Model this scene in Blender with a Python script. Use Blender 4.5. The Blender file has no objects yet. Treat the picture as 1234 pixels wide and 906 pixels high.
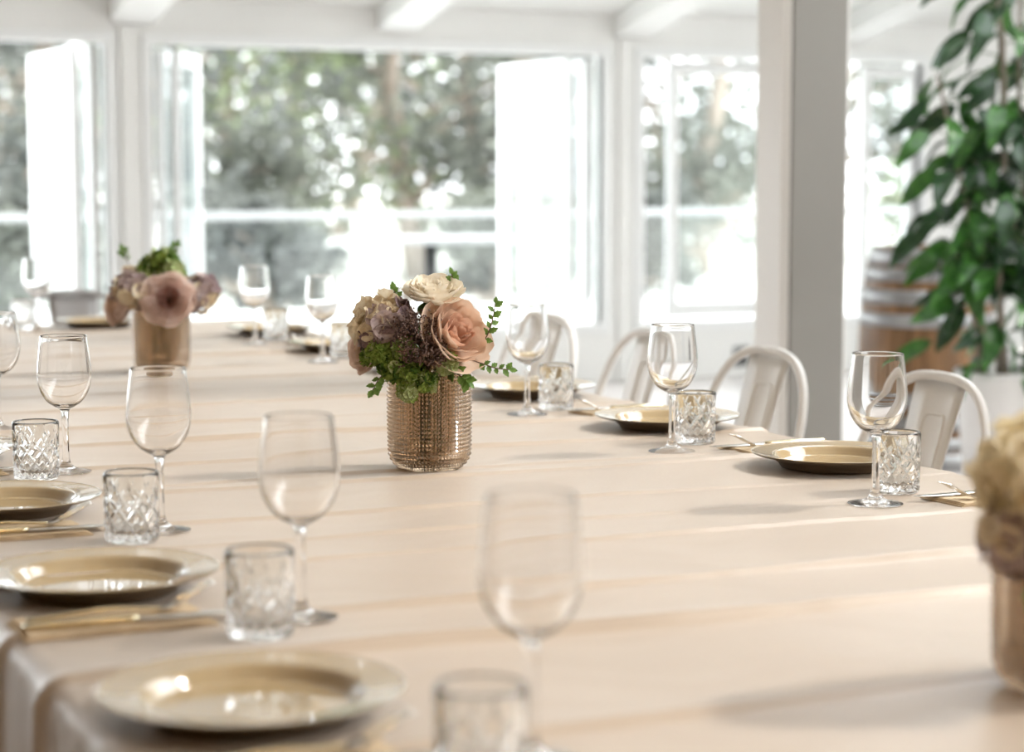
import bpy, math, random
import numpy as np
from mathutils import Vector, Matrix, Quaternion

SC = bpy.context.scene
COL = SC.collection
PI = math.pi
RND = random.Random(7)

# ------------------------------------------------------------------ camera
cam = bpy.data.cameras.new('camera')
cam.sensor_fit = 'HORIZONTAL'; cam.sensor_width = 36.0
cam.lens = 72.35
cam.clip_end = 300
cam.dof.use_dof = True
cam.dof.focus_distance = 3.30
cam.dof.aperture_fstop = 3.1
camo = bpy.data.objects.new('camera', cam)
camo.location = (0, 0, 1.25)
camo.rotation_euler = (math.radians(90 - 5.665), 0, math.radians(-24.2))
COL.objects.link(camo); SC.camera = camo

# ------------------------------------------------------------------ world, sun, exposure
w = bpy.data.worlds.new('world'); SC.world = w; w.use_nodes = True
bg = w.node_tree.nodes['Background']
bg.inputs['Color'].default_value = (0.93, 0.97, 1.0, 1)
bg.inputs['Strength'].default_value = 2.6
sun = bpy.data.lights.new('sun', 'SUN')
sun.energy = 1.05; sun.angle = math.radians(4.5); sun.color = (1.0, 0.95, 0.88)
suno = bpy.data.objects.new('sun', sun); COL.objects.link(suno)
to_sun = Vector((0.98 * math.cos(math.radians(41)), -0.18 * math.cos(math.radians(41)), math.sin(math.radians(41))))
suno.rotation_euler = to_sun.to_track_quat('Z', 'Y').to_euler()
SC.view_settings.view_transform = 'Standard'
SC.view_settings.look = 'None'
SC.view_settings.gamma = 1.0
SC.view_settings.use_curve_mapping = False
SC.view_settings.exposure = 1.30
SC.cycles.use_denoising = True
SC.cycles.max_bounces = 14
SC.cycles.transmission_bounces = 12
SC.cycles.transparent_max_bounces = 16
SC.cycles.diffuse_bounces = 5
SC.cycles.glossy_bounces = 6
SC.cycles.sample_clamp_indirect = 6.0
SC.cycles.blur_glossy = 0.6

# ------------------------------------------------------------------ materials
def principled(name, col, rough=0.5, metal=0.0, spec=0.5, trans=0.0, ior=1.5, coat=0.0, sheen=0.0):
    m = bpy.data.materials.new(name); m.use_nodes = True
    b = m.node_tree.nodes['Principled BSDF']
    b.inputs['Base Color'].default_value = (*col, 1)
    b.inputs['Roughness'].default_value = rough
    b.inputs['Metallic'].default_value = metal
    b.inputs['Specular IOR Level'].default_value = spec
    b.inputs['Transmission Weight'].default_value = trans
    b.inputs['IOR'].default_value = ior
    b.inputs['Coat Weight'].default_value = coat
    b.inputs['Sheen Weight'].default_value = sheen
    return m

def vary(m, c1, c2, scale=5.0, stretch=(1, 1, 1), detail=3.0, bump=0.0, bscale=None, lo=0.35, hi=0.65):
    """noise driven base colour between c1 and c2, optional bump"""
    nt = m.node_tree; b = nt.nodes['Principled BSDF']
    tc = nt.nodes.new('ShaderNodeTexCoord'); mp = nt.nodes.new('ShaderNodeMapping')
    mp.inputs['Scale'].default_value = stretch
    nz = nt.nodes.new('ShaderNodeTexNoise'); nz.inputs['Scale'].default_value = scale; nz.inputs['Detail'].default_value = detail
    rp = nt.nodes.new('ShaderNodeValToRGB')
    rp.color_ramp.elements[0].color = (*c1, 1); rp.color_ramp.elements[1].color = (*c2, 1)
    rp.color_ramp.elements[0].position = lo; rp.color_ramp.elements[1].position = hi
    nt.links.new(tc.outputs['Object'], mp.inputs['Vector']); nt.links.new(mp.outputs['Vector'], nz.inputs['Vector'])
    nt.links.new(nz.outputs['Fac'], rp.inputs['Fac']); nt.links.new(rp.outputs['Color'], b.inputs['Base Color'])
    if bump:
        n2 = nt.nodes.new('ShaderNodeTexNoise'); n2.inputs['Scale'].default_value = bscale or scale; n2.inputs['Detail'].default_value = 4
        nt.links.new(mp.outputs['Vector'], n2.inputs['Vector'])
        bp = nt.nodes.new('ShaderNodeBump'); bp.inputs['Strength'].default_value = bump; bp.inputs['Distance'].default_value = 0.002
        nt.links.new(n2.outputs['Fac'], bp.inputs['Height']); nt.links.new(bp.outputs['Normal'], b.inputs['Normal'])
    return m

def leafy(name, c1, c2, trans=0.3, scale=30, rough=0.5, spec=0.4):
    """thin organic sheet: principled mixed with translucent"""
    m = vary(principled(name, c1, rough, spec=spec), c1, c2, scale)
    nt = m.node_tree; b = nt.nodes['Principled BSDF']; out = nt.nodes['Material Output']
    t = nt.nodes.new('ShaderNodeBsdfTranslucent'); mx = nt.nodes.new('ShaderNodeMixShader')
    mx.inputs['Fac'].default_value = trans
    src = b.inputs['Base Color'].links[0].from_socket
    nt.links.new(src, t.inputs['Color'])
    nt.links.new(b.outputs[0], mx.inputs[1]); nt.links.new(t.outputs[0], mx.inputs[2]); nt.links.new(mx.outputs[0], out.inputs['Surface'])
    return m

def pane_mat(name, tint=(0.97, 0.99, 0.99)):
    """thin flat pane: clear with a fresnel reflection"""
    m = bpy.data.materials.new(name); m.use_nodes = True; nt = m.node_tree; nt.nodes.clear()
    o = nt.nodes.new('ShaderNodeOutputMaterial'); t = nt.nodes.new('ShaderNodeBsdfTransparent'); g = nt.nodes.new('ShaderNodeBsdfGlossy')
    t.inputs['Color'].default_value = (*tint, 1); g.inputs['Roughness'].default_value = 0.02
    lw = nt.nodes.new('ShaderNodeLayerWeight'); lw.inputs['Blend'].default_value = 0.5
    pw = nt.nodes.new('ShaderNodeMath'); pw.operation = 'POWER'; pw.inputs[1].default_value = 5.0
    f = nt.nodes.new('ShaderNodeMath'); f.operation = 'MULTIPLY_ADD'; f.inputs[1].default_value = 0.94; f.inputs[2].default_value = 0.05
    nt.links.new(lw.outputs['Facing'], pw.inputs[0]); nt.links.new(pw.outputs[0], f.inputs[0])
    mx = nt.nodes.new('ShaderNodeMixShader')
    nt.links.new(f.outputs[0], mx.inputs['Fac']); nt.links.new(t.outputs[0], mx.inputs[1]); nt.links.new(g.outputs[0], mx.inputs[2]); nt.links.new(mx.outputs[0], o.inputs['Surface'])
    return m

M = {}
M['white'] = vary(principled('white paint', (.86, .86, .84), .5), (.84, .84, .82), (.88, .88, .86), 2.0)
M['ceiling'] = vary(principled('ceiling paint', (.88, .88, .86), .6), (.86, .86, .84), (.9, .9, .88), 2.0)
M['timber'] = vary(principled('added wall timber', (.34, .22, .13), .5), (.28, .18, .10), (.40, .27, .16), 3, (8, 8, 1))  # for the added unseen walls: dark, with a warm bounce
M['sash'] = principled('white sash gloss', (.88, .89, .89), .3)
M['pillar'] = vary(principled('pillar grey', (.245, .233, .215), .45), (.233, .221, .203), (.257, .245, .227), 1.5)  # darker tone for the core
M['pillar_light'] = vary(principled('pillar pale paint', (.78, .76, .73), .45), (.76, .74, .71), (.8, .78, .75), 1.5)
M['floor'] = vary(principled('pale concrete', (.62, .58, .56), .35), (.58, .54, .52), (.66, .62, .60), 3.0)
M['deck'] = vary(principled('pale deck', (.62, .62, .60), .6), (.56, .56, .55), (.68, .68, .66), 4.0, (12, 1, 1))
M['ground'] = vary(principled('pale gravel', (.66, .65, .61), .9), (.55, .55, .48), (.74, .72, .68), .35)
M['pane'] = pane_mat('window pane')
M['glass'] = principled('clear glass', (1, 1, 1), 0.0, trans=1.0, ior=1.48)
M['crystal'] = principled('cut crystal', (.985, .99, .985), 0.0, trans=1.0, ior=1.52)
M['amber'] = principled('smoked amber glass', (.62, .48, .345), 0.02, trans=1.0, ior=1.5)
M['cloth'] = vary(principled('blush linen', (.475, .376, .28), .36, spec=.95, sheen=.34), (.463, .364, .268), (.487, .388, .292), 6.0, (1, 1.6, 1), 4, .25, 160)
M['wood'] = vary(principled('table wood', (.3, .2, .12), .5), (.25, .16, .09), (.36, .25, .16), 4, (8, 1, 1))
M['plate'] = vary(principled('tan glaze', (.46, .34, .18), .08, spec=.7, coat=1.0), (.44, .325, .17), (.50, .375, .205), 8)
M['plate_under'] = principled('dark glaze', (.20, .15, .10), .4)
M['steel'] = principled('polished steel', (.80, .79, .76), .12, 1.0)
M['yellowish'] = principled('pale gold steel', (.78, .68, .46), .16, 1.0)  # yellow reflection on the steel put into the handle colour
M['napkin'] = vary(principled('kraft napkin', (.62, .48, .31), .8), (.58, .445, .28), (.66, .52, .35), 40)
M['chair'] = vary(principled('ivory powder coat', (.85, .84, .82), .35), (.83, .82, .80), (.87, .86, .84), 6)
M['chair_backlit'] = principled('backlit powder coat', (.42, .41, .41), .4)  # backlit look put into the colour as a darker grey
M['black'] = principled('black metal', (.03, .03, .03), .4)
M['rail'] = principled('rail metal', (.28, .29, .29), .4)
M['zinc'] = vary(principled('galvanised hoop', (.33, .33, .33), .4, .85), (.27, .27, .27), (.39, .39, .39), 12)
M['oak'] = vary(principled('oak stave', (.36, .19, .08), .5), (.15, .072, .026), (.25, .132, .055), 3, (14, 14, 1), 5)
M['oak2'] = vary(principled('oak stave dark', (.31, .16, .065), .5), (.12, .058, .021), (.20, .106, .044), 3, (14, 14, 1), 5)
M['pot'] = vary(principled('pale pot', (.72, .71, .70), .5), (.68, .67, .66), (.76, .75, .74), 5)
M['soil'] = principled('soil', (.06, .04, .03), .95)
M['bark'] = vary(principled('bark', (.30, .25, .20), .9), (.22, .18, .14), (.38, .32, .27), 8, (1, 1, .2))
M['leaf'] = leafy('house plant leaf', (.016, .07, .014), (.055, .17, .026), .25, 6, .32, .5)
M['leaf2'] = leafy('house plant leaf dark', (.008, .03, .010), (.02, .065, .018), .12, 6, .3, .5)
M['tree_a'] = leafy('olive foliage', (.11, .12, .10), (.23, .245, .205), .35, .8, .6)
M['tree_b'] = leafy('spring foliage', (.17, .215, .11), (.31, .36, .22), .4, .8, .6)
M['tree_c'] = leafy('dusk foliage', (.08, .088, .08), (.17, .18, .165), .35, .8, .6)
M['petal_salmon'] = leafy('salmon petal', (.80, .60, .46), (.86, .70, .57), .3, 2.2, .6, .2)
M['petal_salmon_in'] = leafy('salmon petal deep', (.74, .48, .35), (.82, .58, .45), .3, 2.2, .6, .2)
M['petal_cream'] = leafy('cream petal', (.88, .80, .66), (.93, .89, .79), .3, 2.2, .6, .2)
M['petal_blush'] = leafy('blush petal', (.82, .66, .57), (.88, .75, .67), .3, 2.2, .6, .2)
M['petal_mauve_in'] = leafy('dusty rose heart', (.60, .39, .34), (.70, .48, .42), .3, 2.2, .6, .2)
M['petal_mauve'] = leafy('dusty rose petal', (.84, .68, .61), (.90, .77, .70), .3, 2.2, .6, .2)
M['flo_mauve'] = leafy('mauve floret', (.33, .25, .255), (.62, .51, .49), .25, 2.2, .7, .1)
M['flo_plum'] = leafy('plum floret', (.15, .10, .11), (.34, .25, .25), .2, 2.2, .7, .1)
M['flo_cream'] = leafy('straw floret', (.74, .61, .42), (.88, .79, .61), .3, 2.2, .7, .1)
M['flo_yellow'] = leafy('pale yellow floret', (.88, .78, .54), (.95, .88, .70), .3, 2.2, .7, .1)
M['flo_green'] = leafy('green floret', (.13, .23, .035), (.40, .52, .14), .25, 2.2, .7, .1)  # wide tone spread stands in for highlights and dark gaps
M['flo_gap'] = leafy('gap shade floret', (.04, .10, .015), (.14, .25, .05), .2, 2.2, .7, .1)  # dark tone put in for the shaded gaps between florets
M['flo_lime'] = leafy('pale lime floret', (.36, .46, .17), (.66, .72, .42), .3, 2.2, .7, .1)
M['sprig'] = leafy('sprig leaf', (.09, .19, .035), (.20, .33, .08), .3, 2.2, .5, .3)
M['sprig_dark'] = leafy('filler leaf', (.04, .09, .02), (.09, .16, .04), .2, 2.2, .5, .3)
M['stem'] = principled('green stem', (.10, .14, .05), .6)
M['twig'] = principled('brown twig', (.14, .075, .05), .7)
M['berry'] = vary(principled('brown seed', (.13, .075, .06), .6), (.085, .05, .045), (.21, .13, .10), 60)
M['plastic'] = principled('dark plastic', (.08, .08, .085), .5)

bulb_m = principled('warm bulb', (1, .8, .5), .3)
bulb_m.node_tree.nodes['Principled BSDF'].inputs['Emission Color'].default_value = (1, .66, .28, 1)
bulb_m.node_tree.nodes['Principled BSDF'].inputs['Emission Strength'].default_value = 45
# ------------------------------------------------------------------ helpers
def mesh(name, verts, faces, smooth=True):
    me = bpy.data.meshes.new(name)
    me.from_pydata([tuple(v) for v in verts], [], [tuple(f) for f in faces])
    if smooth and len(me.polygons):
        me.polygons.foreach_set('use_smooth', [True] * len(me.polygons))
    me.update()
    return me

def obj(name, me, mat=None, parent=None, loc=None, rot=None, scale=None):
    if mat is not None and not me.materials:
        me.materials.append(M[mat] if isinstance(mat, str) else mat)
    o = bpy.data.objects.new(name, me); COL.objects.link(o)
    if parent is not None: o.parent = parent
    if loc is not None: o.location = loc
    if rot is not None: o.rotation_euler = rot
    if scale is not None: o.scale = scale if not isinstance(scale, (int, float)) else (scale,) * 3
    return o

def tag(o, label, cat, group=None, kind=None):
    if label: o['label'] = label
    if cat: o['category'] = cat
    if group: o['group'] = group
    if kind: o['kind'] = kind
    return o

def empty(name, loc=(0, 0, 0), rz=0):
    e = bpy.data.objects.new(name, None); e.empty_display_size = .05
    COL.objects.link(e); e.location = loc; e.rotation_euler = (0, 0, rz)
    return e

def copy_tree(o, parent=None):
    c = o.copy(); COL.objects.link(c)
    if parent is not None: c.parent = parent
    for ch in list(o.children): copy_tree(ch, c)
    return c

class MB:
    """collects shapes into one mesh"""
    def __init__(s): s.v = []; s.f = []
    def add(s, v, f):
        n = len(s.v); s.v += [tuple(p) for p in v]; s.f += [tuple(i + n for i in q) for q in f]; return s
    def box(s, a, b):
        (x0, y0, z0), (x1, y1, z1) = a, b
        return s.add([(x0, y0, z0), (x1, y0, z0), (x1, y1, z0), (x0, y1, z0), (x0, y0, z1), (x1, y0, z1), (x1, y1, z1), (x0, y1, z1)],
                     [(0, 3, 2, 1), (4, 5, 6, 7), (0, 1, 5, 4), (1, 2, 6, 5), (2, 3, 7, 6), (3, 0, 4, 7)])
    def tube(s, pts, rad, seg=8, closed=False, caps=True):
        P = [Vector(p) for p in pts]; n = len(P); v = []; f = []
        R = rad if isinstance(rad, (list, tuple)) else [rad] * n
        prev = None
        for i in range(n):
            if closed: t = P[(i + 1) % n] - P[i - 1]
            else: t = P[min(i + 1, n - 1)] - P[max(i - 1, 0)]
            t.normalize()
            if prev is None:
                a = Vector((0, 0, 1)) if abs(t.z) < .9 else Vector((1, 0, 0))
                nx = t.cross(a).normalized()
            else:
                nx = (prev - t * prev.dot(t)).normalized()
            prev = nx; ny = t.cross(nx)
            for k in range(seg):
                q = 2 * PI * k / seg
                v.append(P[i] + nx * (R[i] * math.cos(q)) + ny * (R[i] * math.sin(q)))
        m = n if closed else n - 1
        for i in range(m):
            j = (i + 1) % n
            for k in range(seg):
                l = (k + 1) % seg
                f.append((i * seg + k, i * seg + l, j * seg + l, j * seg + k))
        if caps and not closed:
            f.append(tuple(range(seg - 1, -1, -1))); f.append(tuple((n - 1) * seg + k for k in range(seg)))
        return s.add(v, f)
    def strip(s, pts, halfw, thick, side=(0, 1, 0)):
        """flat bar along pts; halfw list of half widths along 'side', thick list"""
        P = [Vector(p) for p in pts]; n = len(P); S = Vector(side).normalized(); v = []; f = []
        H = halfw if isinstance(halfw, (list, tuple)) else [halfw] * n
        T = thick if isinstance(thick, (list, tuple)) else [thick] * n
        for i in range(n):
            t = (P[min(i + 1, n - 1)] - P[max(i - 1, 0)]).normalized(); up = t.cross(S).normalized()
            if up.z < 0: up = -up
            h, q = H[i], T[i] / 2
            for a, b in ((-1, 0), (-.8, -1), (.8, -1), (1, 0), (.8, 1), (-.8, 1)):
                v.append(P[i] + S * (a * h) + up * (b * q))
        for i in range(n - 1):
            for k in range(6):
                l = (k + 1) % 6
                f.append((i * 6 + k, i * 6 + l, i * 6 + 6 + l, i * 6 + 6 + k))
        f.append(tuple(range(5, -1, -1))); f.append(tuple((n - 1) * 6 + k for k in range(6)))
        return s.add(v, f)
    def lathe(s, prof, seg=32, z0=0.0):
        v = []; f = []; rows = []
        for r, z in prof:
            if r < 1e-6: rows.append([len(v)]); v.append((0, 0, z + z0))
            else:
                rows.append(list(range(len(v), len(v) + seg)))
                for k in range(seg):
                    q = 2 * PI * k / seg; v.append((r * math.cos(q), r * math.sin(q), z + z0))
        for a, b in zip(rows, rows[1:]):
            for k in range(seg):
                l = (k + 1) % seg
                if len(a) == 1 and len(b) == 1: continue
                if len(a) == 1: f.append((a[0], b[l], b[k]))
                elif len(b) == 1: f.append((a[k], a[l], b[0]))
                else: f.append((a[k], a[l], b[l], b[k]))
        return s.add(v, f)
    def mesh(s, name, smooth=True): return mesh(name, s.v, s.f, smooth)
    def build(s, name, mat, parent=None, smooth=True, **k): return obj(name, s.mesh(name, smooth), mat, parent, **k)

def flat_sharp(o, ang=35):
    """smooth with sharp edges by angle"""
    me = o.data
    try: me.set_sharp_from_angle(angle=math.radians(ang))
    except Exception: pass
    return o

def bevel(o, w=.004, seg=2):
    b = o.modifiers.new('bevel', 'BEVEL'); b.width = w; b.segments = seg; b.limit_method = 'ANGLE'
    return o

def spline(pts, n=6):
    """catmull-rom through 2-tuples or 3-tuples"""
    P = [np.array(p, float) for p in pts]; out = []
    for i in range(len(P) - 1):
        p0 = P[max(i - 1, 0)]; p1 = P[i]; p2 = P[i + 1]; p3 = P[min(i + 2, len(P) - 1)]
        for k in range(n):
            t = k / n
            out.append(.5 * ((2 * p1) + (-p0 + p2) * t + (2 * p0 - 5 * p1 + 4 * p2 - p3) * t * t + (-p0 + 3 * p1 - 3 * p2 + p3) * t ** 3))
    out.append(P[-1]); return [tuple(float(c) for c in q) for q in out]

def struct(o): o['kind'] = 'structure'; return o

# ================================================================== SETTING
WY = 10.94                     # inner face of the window wall
TZ = 0.77                      # table top
struct(MB().box((-7, -4, -.08), (10.5, WY, 0)).build('floor', 'floor', smooth=False))
struct(MB().box((-7, WY + .14, -.14), (18, 18.2, -.02)).build('floor_deck', 'deck', smooth=False))
struct(MB().box((-60, -40, -.5), (90, 130, -.3)).build('ground', 'ground', smooth=False))

SILL, HEAD = .35, 1.93
openings = [(-2.2, 2.55), (2.80, 5.50), (5.77, 6.94), (7.10, 7.76)]
wb = MB()
wb.box((-7, WY, 0), (10.5, WY + .12, SILL)); wb.box((-7, WY, HEAD), (10.5, WY + .12, 2.30))
xs = [-7] + [c for o_ in openings for c in o_] + [10.5]
for a, b in zip(xs[::2], xs[1::2]): wb.box((a, WY, SILL), (b, WY + .12, HEAD))
struct(wb.build('wall_back', 'white', smooth=False))

# roof: raked white lining with rafters, low at the window wall
SL = .23
def roof_z(y): return 2.17 + SL * (WY - y)
def roof(x0, x1, y0, y1):
    m = MB(); v = []
    for dz in (0, .08):
        for x, y in ((x0, y0), (x1, y0), (x1, y1), (x0, y1)): v.append((x, y, roof_z(y) + dz))
    m.add(v, [(0, 3, 2, 1), (4, 5, 6, 7), (0, 1, 5, 4), (1, 2, 6, 5), (2, 3, 7, 6), (3, 0, 4, 7)])
    return struct(m.build('ceiling', 'ceiling', smooth=False))
roof(-7, 10.5, 6.2, WY + .35)
roof(-7, 3.7, -4.0, 6.2)  # unseen near roof, added to shade the table; edge cut to admit sun
for x in (-1.78, -.29, 1.20, 2.70, 4.20, 5.69, 7.18, 8.68):
    y0 = -4.0 if x < 3.5 else 6.2
    m = MB(); v = []
    for y in (y0, WY + .0):
        for dx, dz in ((-.12, -.14), (.12, -.14), (.12, 0), (-.12, 0)): v.append((x + dx, y, roof_z(y) + dz))
    m.add(v, [(0, 1, 2, 3), (7, 6, 5, 4), (0, 4, 5, 1), (1, 5, 6, 2), (2, 6, 7, 3), (3, 7, 4, 0)])
    b = struct(m.build('beam', 'ceiling', smooth=False)); bevel(b, .012)

struct(MB().box((-7, -4.1, 0), (3.7, -4, 6.2)).build('wall_front_added', 'timber', smooth=False))  # unseen wall added to block sky light from behind the camera
wr = MB().box((3.6, -4, 0), (3.7, 4.1, 2.0)); wr.box((3.6, -4, 3.55), (3.7, 4.1, 6.2)); wr.box((3.6, 3.9, 2.0), (3.7, 4.1, 3.55)); wr.box((3.6, -4, 2.0), (3.7, -3.5, 3.55))
struct(wr.build('wall_right_added', 'white', smooth=False))  # unseen wall added; its high slot lets sun onto the table
struct(MB().box((3.7, 4.0, 0), (10.5, 4.1, 3.7)).build('wall_return_added', 'white', smooth=False))  # unseen wall added to keep outdoor light off the pillar
struct(MB().box((10.5, 4.0, 0), (10.6, WY + .12, 4.2)).build('wall_end_added', 'white', smooth=False))  # unseen wall added to darken the right end
struct(MB().box((-7.1, -4.1, 0), (-7, WY, 6.2)).build('wall_left_added', 'timber', smooth=False))  # unseen wall added to cut sky light from the left

# posts between the openings, casings round them
for i, (a, b) in enumerate(((2.625, 2.725), (5.60, 5.67), (6.985, 7.055))):
    struct(bevel(MB().box((a, WY - .03, 0), (b, WY, 2.03)).build('trim_%d' % (i + 1), 'white', smooth=False), .006))
for i, (a, b) in enumerate(openings):
    m = MB(); t = .055; y0, y1 = WY - .02, WY + .10
    m.box((a - t, y0, HEAD), (b + t, y1 - .05, HEAD + t)); m.box((a - t, y0, SILL - t), (b + t, y1 - .05, SILL))
    m.box((a - t, y0, SILL), (a, y1 - .05, HEAD)); m.box((b, y0, SILL), (b + t, y1 - .05, HEAD))
    struct(bevel(m.build('trim_%d' % (i + 4), 'sash', smooth=False), .006))

def sash(parent, hinge, ang, wd, z0=SILL + .02, z1=HEAD - .02, mid=None):
    """one glazed leaf: frame with its pane; ang measured from +X, leaf extends from the hinge"""
    st = .065; th = .022
    m = MB()
    m.box((0, -th, z0), (st, th, z1)); m.box((wd - st, -th, z0), (wd, th, z1))
    m.box((st, -th, z0), (wd - st, th, z0 + .09)); m.box((st, -th, z1 - .075), (wd - st, th, z1))
    s = m.build('sash', 'sash', parent, smooth=False, loc=(hinge[0], hinge[1], 0), rot=(0, 0, ang)); bevel(s, .006)
    MB().box((st - .005, -.003, z0 + .08), (wd - st + .005, .003, z1 - .07)).build('pane', 'pane', s, smooth=False)
    MB().box((wd + .0005, -th + .004, z0 + .03), (wd + .010, th - .004, z1 - .03)).build('edge_strip', 'black', s, smooth=False)  # thin dark strip along the free edge of the leaf
    MB().box((wd - .045, -th - .018, 1.05), (wd - .025, -th, 1.17)).build('handle', 'rail', s, smooth=False)
    return s
wn = [struct(empty('window_%d' % (i + 1), ((a + b) / 2, WY, 0))) for i, (a, b) in enumerate(openings)]
def wsash(i, hinge, ang, wd): a, b = openings[i]; return sash(wn[i], (hinge[0] - (a + b) / 2, hinge[1] - WY), math.radians(ang), wd)
wsash(0, (2.50, WY + .07), 90.5, .92); wsash(0, (2.40, WY + .07), 92.5, .92); wsash(0, (-2.13, WY + .07), 80, .9)
wsash(1, (2.86, WY + .08), 64, .86); wsash(1, (2.95, WY + .08), 66, .80); wsash(1, (5.44, WY + .07), 90, .92); wsash(1, (5.32, WY + .07), 92, .92)
wsash(2, (5.80, WY + .07), 66, .62); wsash(2, (5.965, WY + .05), 0, .96)
wsash(3, (7.13, WY + .07), 60, .55); wsash(3, (7.34, WY + .05), 0, .41)

# pillar by the roof edge: grey core with pale corner boards
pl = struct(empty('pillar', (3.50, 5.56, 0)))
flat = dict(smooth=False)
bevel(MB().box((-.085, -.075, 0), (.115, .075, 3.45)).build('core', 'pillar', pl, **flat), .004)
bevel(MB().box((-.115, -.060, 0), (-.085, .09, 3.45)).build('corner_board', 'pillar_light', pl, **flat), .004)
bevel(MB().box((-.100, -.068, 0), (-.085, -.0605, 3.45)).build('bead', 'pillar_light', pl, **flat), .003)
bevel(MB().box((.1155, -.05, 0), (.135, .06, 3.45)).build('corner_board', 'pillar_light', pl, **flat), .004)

# ================================================================== OUTSIDE
bal = empty('balustrade', (6, 15.9, 0))
bevel(MB().box((-10, -.03, .87), (12, .03, .93)).build('top_rail', 'rail', bal, **flat), .01)
for k in range(12):
    x = -10 + k * 2
    if x < 12: MB().box((x + .06, -.006, .05), (x + 1.94, .006, .85)).build('glass_panel', 'pane', bal, **flat)
    MB().box((x - .03, -.03, -.02), (x + .03, .03, .86)).build('post', 'rail', bal, **flat)
tag(bal, 'glass balustrade with pale top rail along the deck outside', 'balustrade')

ot = empty('outdoor_table', (5.62, 13.95, -.02))
bevel(MB().box((-.62, -.35, .755), (.62, .35, .80)).build('tabletop', 'rail', ot, **flat), .01)
MB().tube([(0, 0, .03), (0, 0, .755)], .05, 12).build('pedestal', 'black', ot)
MB().lathe([(0, .03), (.27, .025), (.28, .01), (.28, 0), (0, 0)], 24).build('base', 'black', ot)
tag(ot, 'outdoor table with pale top on black pedestal beyond the open window', 'table')

def make_tree(loc, h, spread, mat, seed, label, name='tree', n=4200, leaf=.20, low=.12, lean=0.0):
    r = random.Random(seed); t = empty(name, loc)
    m = MB(); tips = []
    top = Vector((lean * h, 0, h * .72))
    def limb(a, b, ra, rb, bend=.12):
        mid = (a + b) / 2 + Vector((r.uniform(-1, 1), r.uniform(-1, 1), r.uniform(-.3, .3))) * (b - a).length * bend
        m.tube(spline([a, mid, b], 4), [ra + (rb - ra) * k / 8 for k in range(9)], 7)
    limb(Vector((0, 0, -.1)), top, .018 * h + .06, .05)
    nb = 12
    for k in range(nb):
        f = .14 + .8 * k / nb; a = top * f
        q = r.uniform(0, 2 * PI); d = Vector((math.cos(q), math.sin(q), r.uniform(.15, .7))) * spread * r.uniform(.5, .95)
        limb(a, a + d, .05 * (1.3 - f) + .02, .015); tips.append(a + d); tips.append(a + d * .6)
    tips += [top, top + Vector((0, 0, h * .1))]
    m.build('trunk', 'bark', t)
    v = []; f = []
    cl = []
    for p in tips:
        for _ in range(3): cl.append((p + Vector((r.gauss(0, .3), r.gauss(0, .3), r.gauss(0, .28))) * spread * .55, r.uniform(.18, .36) * spread))
    cl = [c for c in cl if c[0].z > low * h * .6]
    for _ in range(n):
        c, rad = r.choice(cl)
        d = Vector((r.gauss(0, 1), r.gauss(0, 1), r.gauss(0, .8))); d.normalize()
        p = c + d * rad * r.random() ** .4
        u = Vector((r.gauss(0, 1), r.gauss(0, 1), r.gauss(0, .6))).normalized(); s_ = leaf * r.uniform(.6, 1.4)
        wv = u.cross(Vector((r.gauss(0, 1), r.gauss(0, 1), r.gauss(0, 1)))).normalized()
        i = len(v)
        v += [p, p + u * s_ * .5 + wv * s_ * .32, p + u * s_, p + u * s_ * .5 - wv * s_ * .32]
        f.append((i, i + 1, i + 2, i + 3))
    cr = obj('crown', mesh('crown', v, f, False), mat, t)
    tag(t, label, 'tree', 'trees beyond the deck')
    return t
for args in [
    ((5.2, 25.0, -.3), 8.5, 3.0, 'tree_c', 11, 'grey trunked tree seen through the opening behind the hazy wine glass'),
    ((8.6, 29.0, -.3), 7.5, 2.8, 'tree_b', 12, 'pale green tree beside the dark folded sash edge'),
    ((10.9, 27.5, -.3), 8.0, 3.0, 'tree_a', 13, 'leaning tree with bright trunk above the bouquet in the wide opening'),
    ((13.6, 30.5, -.3), 8.5, 3.6, 'tree_c', 14, 'broad dark tree filling the middle of the wide opening'),
    ((15.9, 29.5, -.3), 8.5, 3.4, 'tree_a', 15, 'dense olive tree next to the folded white sashes'),
    ((20.5, 32.0, -.3), 8.5, 3.2, 'tree_a', 16, 'tree seen through the narrow window left of the pillar'),
    ((26.0, 35.0, -.3), 8.5, 3.2, 'tree_c', 17, 'tree seen between the pillar and the house plant'),
    ((6.4, 33.0, -.3), 9.0, 3.6, 'tree_a', 18, 'distant olive tree between two nearer trunks'),
    ((12.4, 38.0, -.3), 9.0, 4.0, 'tree_b', 19, 'distant yellow-green tree behind the dark broad one'),
    ((18.8, 40.0, -.3), 9.0, 4.2, 'tree_c', 20, 'farthest dark tree behind the folded sashes'),
    ((9.4, 46.0, -.3), 11.0, 5.0, 'tree_c', 21, 'tall dark tree far behind the pale green one'),
    ((16.5, 47.0, -.3), 11.0, 5.0, 'tree_a', 22, 'tall tree far back in the middle of the grove'),
    ((23.5, 48.0, -.3), 11.0, 5.0, 'tree_c', 23, 'tall dark tree far behind the narrow window')]:
    make_tree(*args)
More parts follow.
